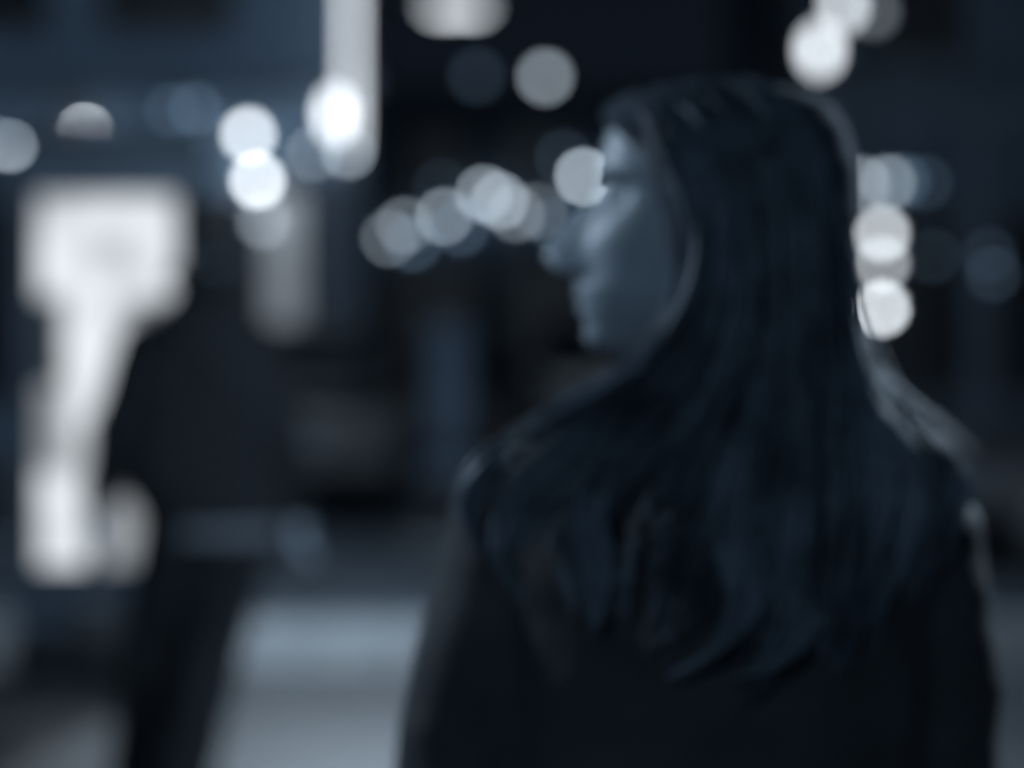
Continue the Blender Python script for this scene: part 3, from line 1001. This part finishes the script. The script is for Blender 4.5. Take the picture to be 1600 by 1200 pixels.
# guides: (px, py, depth) control points, from parting to tip; ordered front -> back on the near side
GD = [
    [(985, 158, -.012), (1015, 185, -.050), (1034, 236, -.078), (1068, 330, -.092), (1078, 430, -.094), (1040, 530, -.092), (960, 610, -.105), (850, 668, -.118), (775, 735, -.118), (742, 800, -.110), (742, 870, -.105)],
    [(1010, 145, -.012), (1050, 178, -.055), (1095, 250, -.088), (1115, 340, -.098), (1110, 440, -.100), (1070, 540, -.105), (990, 630, -.122), (890, 700, -.135), (820, 775, -.134), (795, 860, -.130), (825, 950, -.126)],
    [(1045, 136, -.012), (1090, 170, -.058), (1135, 250, -.090), (1150, 350, -.100), (1145, 460, -.104), (1115, 570, -.115), (1050, 670, -.138), (970, 760, -.148), (925, 850, -.148), (935, 920, -.146), (930, 990, -.144)],
    [(1085, 130, -.012), (1130, 165, -.058), (1175, 250, -.090), (1190, 360, -.100), (1188, 480, -.106), (1170, 600, -.122), (1130, 710, -.145), (1080, 810, -.156), (1050, 890, -.156), (1040, 960, -.154), (1020, 1020, -.152)],
    [(1125, 127, -.010), (1170, 160, -.055), (1215, 250, -.086), (1230, 370, -.096), (1230, 500, -.106), (1222, 630, -.126), (1205, 750, -.148), (1180, 850, -.158), (1160, 940, -.158), (1115, 1020, -.156), (1040, 1062, -.153)],
    [(1165, 127, -.008), (1212, 160, -.048), (1255, 250, -.078), (1270, 380, -.088), (1272, 520, -.102), (1268, 650, -.124), (1260, 770, -.144), (1250, 880, -.152), (1235, 970, -.152), (1200, 1030, -.150), (1140, 1068, -.148)],
    [(1200, 134, -.004), (1245, 172, -.036), (1285, 260, -.062), (1300, 390, -.072), (1302, 530, -.088), (1305, 660, -.112), (1305, 780, -.132), (1300, 880, -.140), (1292, 970, -.140), (1280, 1030, -.138), (1255, 1080, -.136)],
    [(1228, 146, .0), (1270, 190, -.018), (1304, 280, -.036), (1317, 400, -.048), (1322, 530, -.066), (1338, 650, -.094), (1352, 760, -.114), (1356, 860, -.122), (1345, 950, -.124), (1330, 1020, -.122), (1310, 1060, -.120)],
    [(1240, 155, .006), (1285, 205, .0), (1315, 300, -.010), (1326, 410, -.022), (1332, 520, -.042), (1356, 620, -.074), (1396, 700, -.092), (1412, 790, -.098), (1410, 870, -.100), (1398, 930, -.100), (1380, 980, -.099)],
    [(1243, 158, .012), (1290, 215, .014), (1319, 310, .010), (1330, 410, .0), (1338, 510, -.014), (1368, 605, -.040), (1430, 675, -.060), (1488, 738, -.070), (1496, 790, -.076), (1485, 840, -.078), (1475, 880, -.078)],
    # far side of the head, seen only at the crown
    [(1215, 142, .03), (1265, 190, .05), (1300, 290, .06), (1312, 400, .055), (1318, 510, .03), (1335, 600, .0), (1360, 680, -.05), (1375, 760, -.085), (1375, 840, -.10), (1370, 900, -.105), (1360, 950, -.105)],
    [(1110, 128, .02), (1150, 155, .06), (1180, 240, .092), (1190, 360, .10), (1200, 480, .09), (1220, 560, .07), (1250, 640, .0), (1265, 740, -.09), (1262, 850, -.125), (1250, 950, -.13), (1240, 1000, -.13)],
    [(1010, 143, .02), (1040, 178, .058), (1075, 250, .09), (1090, 350, .10), (1090, 450, .098), (1075, 540, .09), (1055, 620, .095), (1030, 700, .105), (1010, 780, .115), (1000, 860, .12), (1000, 930, .12)],
]
GD = [[wl_(px - (14 if 1280 < px < 1400 and 240 < py < 640 else 0), py, y) for px, py, y in g] for g in GD]


def catmull(P, t):
    n = len(P) - 1
    x = max(0.0, min(n - 1e-6, t * n))
    i = int(x)
    u = x - i
    p0, p1, p2, p3 = P[max(i - 1, 0)], P[i], P[i + 1], P[min(i + 2, n)]
    return 0.5 * ((2 * p1) + (p2 - p0) * u + (2 * p0 - 5 * p1 + 4 * p2 - p3) * u * u + (3 * p1 - p0 - 3 * p2 + p3) * u ** 3)


rng = random.Random(11)
mb = MB()
NS = 21


def strand(u, off, tip_off, length, rad, lock=None):
    g = int(u)
    fu = u - g
    A, B = GD[g], GD[min(g + 1, len(GD) - 1)]
    pts, rr = [], []
    fl = fu if lock is None else lock - g
    for k in range(NS):
        t = k / (NS - 1) * length
        # locks gather towards their own guide near the tips
        fe = fu + (fl - fu) * max(0.0, (t / length - .35)) * 1.45
        q = catmull(A, t) * (1 - fe) + catmull(B, t) * fe
        wv = .006 * t * math.sin(6.5 * t + round(u * 1.6) * 2.1)
        q = q + off * (0.25 + .75 * min(1, t * 2.2)) + tip_off * t * t + Vector((wv, 0, 0))
        pts.append(q)
        rr.append(rad * (1.0 - .75 * (k / (NS - 1)) ** 2))
    mb.tube(pts, rr, 3, False)


LOCKS = []
for k in range(72):
    u = (k + rng.random()) / 72 * 9.6
    ln = rng.uniform(.80, 1.0)
    if u < 4.4 and rng.random() < .55:
        ln = rng.uniform(.62, .82)
    LOCKS.append((u, ln, Vector((rng.gauss(0, .006), rng.uniform(-.008, .010), 0)), Vector((rng.gauss(0, .014), rng.gauss(.002, .004), rng.gauss(0, .010))), rng.uniform(.7, 1.1)))
for u, ln, off, tip, wd in LOCKS:
    for q in range(30):
        uu = max(0, min(9.8, u + rng.gauss(0, .17)))
        strand(uu, off * .5 + Vector((rng.gauss(0, .004), rng.gauss(0, .005), rng.gauss(0, .003))), tip + (Vector((rng.gauss(0, .004), rng.gauss(0, .003), rng.gauss(0, .006)))), ln * rng.uniform(.86, 1.0), rng.uniform(.0014, .0030) * wd, u)
for i in range(360):
    u = 10 + rng.random() * 1.98
    strand(u, Vector((rng.gauss(0, .005), rng.gauss(0, .005), 0)), Vector((rng.gauss(0, .01), 0, 0)), rng.uniform(.8, 1), .002)
# short hairs at the hairline swept back from forehead and temple
for i in range(130):
    a = rng.random()
    y0 = 142 + 120 * a
    P0 = HP(interp(FR, y0) + .004 - .050 * max(0, a - .25) * 1.3, rng.uniform(-.9, -.25) * interp(WI, y0) * (0.35 + .65 * a), (340 - y0) * K)
    P3 = catmull(GD[0], .30 + .12 * a) + Vector((rng.gauss(0, .006), rng.gauss(-.002, .004), rng.gauss(0, .008)))
    P1 = P0 * .65 + P3 * .35 + Vector((0, -.014, .012))
    P2 = P0 * .3 + P3 * .7 + Vector((0, -.012, .006))
    mb.tube([catmull([P0, P1, P2, P3], q / 7) for q in range(8)], [.0018 * (1 - .5 * q / 7) for q in range(8)], 3, False)
# a few wispy fly-away locks at the fringe and crown
for i in range(60):
    u = rng.choice([0, .1, .3, 8.2, 8.7, 9.0, 4, 5, 6])
    strand(u, Vector((rng.gauss(0, .008), rng.gauss(-.012, .006), rng.gauss(.003, .006))), Vector((rng.gauss(0, .02), -.005, rng.gauss(0, .012))), rng.uniform(.6, 1.0), .0012)
mb.build("hair_strands", M["hair"], wo, True)
# locks catching the light, painted in with a paler hair colour over the rest
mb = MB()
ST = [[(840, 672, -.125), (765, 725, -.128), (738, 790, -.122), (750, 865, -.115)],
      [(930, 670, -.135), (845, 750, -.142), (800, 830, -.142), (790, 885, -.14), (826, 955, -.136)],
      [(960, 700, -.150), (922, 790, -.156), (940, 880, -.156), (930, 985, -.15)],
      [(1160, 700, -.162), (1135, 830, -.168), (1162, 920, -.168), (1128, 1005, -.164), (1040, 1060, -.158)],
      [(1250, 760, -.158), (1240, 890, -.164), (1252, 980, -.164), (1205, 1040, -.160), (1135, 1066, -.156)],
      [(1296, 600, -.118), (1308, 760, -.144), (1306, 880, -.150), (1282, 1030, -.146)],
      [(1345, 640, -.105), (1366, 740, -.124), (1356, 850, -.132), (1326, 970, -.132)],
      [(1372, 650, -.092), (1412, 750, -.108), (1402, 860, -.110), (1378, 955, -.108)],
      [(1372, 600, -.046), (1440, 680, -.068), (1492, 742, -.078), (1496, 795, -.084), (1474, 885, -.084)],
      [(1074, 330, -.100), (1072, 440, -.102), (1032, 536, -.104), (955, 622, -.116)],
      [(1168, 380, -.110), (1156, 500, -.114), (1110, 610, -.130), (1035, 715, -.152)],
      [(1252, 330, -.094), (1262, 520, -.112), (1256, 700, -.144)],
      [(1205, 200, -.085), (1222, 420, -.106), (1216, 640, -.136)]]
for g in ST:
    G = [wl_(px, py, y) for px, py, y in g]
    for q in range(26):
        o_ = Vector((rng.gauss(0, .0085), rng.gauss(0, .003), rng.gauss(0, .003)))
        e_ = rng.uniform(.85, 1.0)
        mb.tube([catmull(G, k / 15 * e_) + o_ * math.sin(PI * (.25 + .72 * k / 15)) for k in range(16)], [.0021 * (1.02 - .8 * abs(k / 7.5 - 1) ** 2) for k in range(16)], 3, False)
mb.build("lit_streaks", M["hair_lit"], wo, True)

# ---------------- man
MX, MY = (335 - 800) / F * 7.0, 7.0
ma = thing("person", "person in dark jacket and trousers walking away beside the glowing panel", "person", (MX, MY, 0))


def ml(px, py, y=0.0):
    q = W(px, py, MY)
    return Vector((q.x - MX, y, q.z))


mh = ml(333, 368)
HM = lambda f, w, h: mh + Vector((0, .02, 0)) + (Vector((-.25, .97, 0)) * f + Vector((.97, .25, 0)) * w + Vector((0, 0, h + .0))) * 1.06
mb = MB()
head_mesh(mb, HM)
for sgn in (-1, 1):
    mb.ball(HM(-.012, sgn * .078, .0), (.012, .02, .034))
mb.capsule([HM(-.025, 0, -.06), ml(330, 452, -.01), ml(326, 500, -.02)], [.062, .060, .075])
mb.loft([(1.47, -.02, 0, .08, .06), (1.42, -.02, 0, .15, .085), (1.34, -.01, 0, .18, .10), (1.2, 0, 0, .165, .10), (1.05, .01, 0, .15, .095), (.95, .01, 0, .165, .105), (.86, .0, 0, .17, .11)], 28)
sL, sR = ml(228, 528), ml(404, 530)
eL, eR = ml(184, 668, -.03), ml(444, 690, -.05)
wL, wR = ml(152, 790, .02), ml(456, 808, .04)
for a, b, c in ((sL, eL, wL), (sR, eR, wR)):
    mb.capsule([a, b, c], [.052, .042, .03])
hand(mb, wL, wL - eL, (0.2, 1, 0), 1.0, 1.0)
hand(mb, wR, wR - eR, (0, 1, 0), .5, 1.0)
mhips = [Vector((-.09, 0, .9)), Vector((.07, 0, .9))]
mkn = [Vector((-.185, .10, .49)), Vector((-.01, .02, .50))]
man = [Vector((-.245, .13, .10)), Vector((-.075, -.16, .12))]
for a, b, c in zip(mhips, mkn, man):
    mb.capsule([a, b, c], [.085, .055, .04])
    mb.capsule([c, c + Vector((0, .1, -.05))], [.034, .025])
mb.fused("body", M["skin"], ma, .0055, 3)
for sgn in (-1, 1):
    e = HM(.0865, sgn * .031, (340 - 306) * K)
    ey = MB().ball(e, .0122).build("eye", M["eye"], ma, True)
mb = MB()


def keep_short(q, n, rows):
    i, k = q[0] // n, q[0] % n
    a = abs((k / n * 2 * PI + PI) % (2 * PI) - PI)
    y = rows[i]
    lim = math.radians(interp([(129, 0), (160, 10), (200, 50), (260, 68), (300, 88), (420, 100), (540, 125)], y))
    return a > lim and y < 530


head_mesh(mb, HM, 0.0, .014, keep_short)
ho = mb.build("short_hair", M["hair2"], ma, True)
mb = MB()
r2 = random.Random(3)
for i in range(700):
    a = r2.uniform(0, 2 * PI)
    y = r2.uniform(132, 450)
    aa = abs((a + PI) % (2 * PI) - PI)
    if aa < math.radians(interp([(129, 0), (160, 10), (200, 50), (260, 68), (300, 95), (420, 120), (470, 150)], y)) + .05:
        continue
    f0, b0, w0 = interp(FR, y), interp(BK, y), interp(WI, y)
    c, s_ = math.cos(a), math.sin(a)
    P0 = HM((f0 if c > 0 else b0) * c * 1.1, w0 * s_ * 1.15, (340 - y) * K)
    o_ = (P0 - HM(0, 0, 0)).normalized()
    mb.tube([P0, P0 + o_ * .012 + Vector((0, -.002, -.008)), P0 + o_ * .016 + Vector((r2.gauss(0, .004), -.004, -.022))], [.004, .003, .0008], 4, False)
mb.build("hair_tufts", M["hair2"], ma, True)
mb = MB()
mb.loft([(1.53, -.014, -.01, .09, .08), (1.47, -.022, -.005, .135, .09), (1.435, -.025, -.01, .182, .105), (1.38, -.02, -.01, .205, .118), (1.25, -.03, -.01, .235, .13), (1.1, -.035, -.005, .25, .13), (.97, -.032, 0, .246, .135), (.90, -.012, 0, .222, .135), (.85, .0, 0, .205, .13)], 36)
mb.capsule([sL + Vector((.03, 0, .0)), sL, eL, (eL + wL) / 2, wL + Vector((0, 0, .02))], [.072, .078, .070, .060, .052])
mb.capsule([sR + Vector((-.03, 0, .0)), sR, eR, (eR + wR) / 2, wR + Vector((0, 0, .02))], [.068, .072, .060, .052, .047])
ring = [Vector((-.012 + .085 * math.cos(2 * PI * k / 24), -.015 + .078 * math.sin(2 * PI * k / 24), 1.562)) for k in range(25)]
mb.tube(ring, .036, 10, False)
mb.fused("jacket", M["coat2"], ma, .009, 5, .006, 7)
MB().loft([(.88, .016, 0, .180, .118), (.81, .012, 0, .178, .118), (.80, .012, 0, .170, .112)], 28).build("shirt_hem", M["shirt"], ma, True)
mb = MB()
for a, b, c in zip(mhips, mkn, man):
    mb.capsule([a, b, c + Vector((0, 0, .0))], [.118, .098, .086])
mb.loft([(1.0, .01, 0, .165, .105), (.9, .005, 0, .172, .11), (.82, -.005, 0, .168, .11)], 28)
mb.fused("trousers", M["trousers"], ma, .010, 5, .006, 8)
shoe(ma, (man[0].x, man[0].y, 0), .1, 1.1)
shoe(ma, (man[1].x, man[1].y, .0), 0, 1.1)

# small pouch hanging from his left hand
hp = ml(147, 868, .03)
po = thing("pouch", "small dark pouch hanging from the walking man's left hand", "bag", (MX + hp.x, MY + hp.y, hp.z - .36))
MB().tube([(-.045, 0, .20), (-.03, 0, .29), (0, 0, .36), (.03, 0, .29), (.045, 0, .20)], .005, 8).build("strap", M["pouch"], po, True)
MB().loft([(.055, 0, 0, .055, .035), (.075, 0, 0, .075, .045), (.14, 0, 0, .078, .045), (.19, 0, 0, .066, .03), (.205, 0, 0, .058, .016)], 24, 2.6).build("bag_body", M["pouch"], po, True)
MB().box(-.05, .05, -.012, .012, .203, .212).build("zip", M["rim"], po)
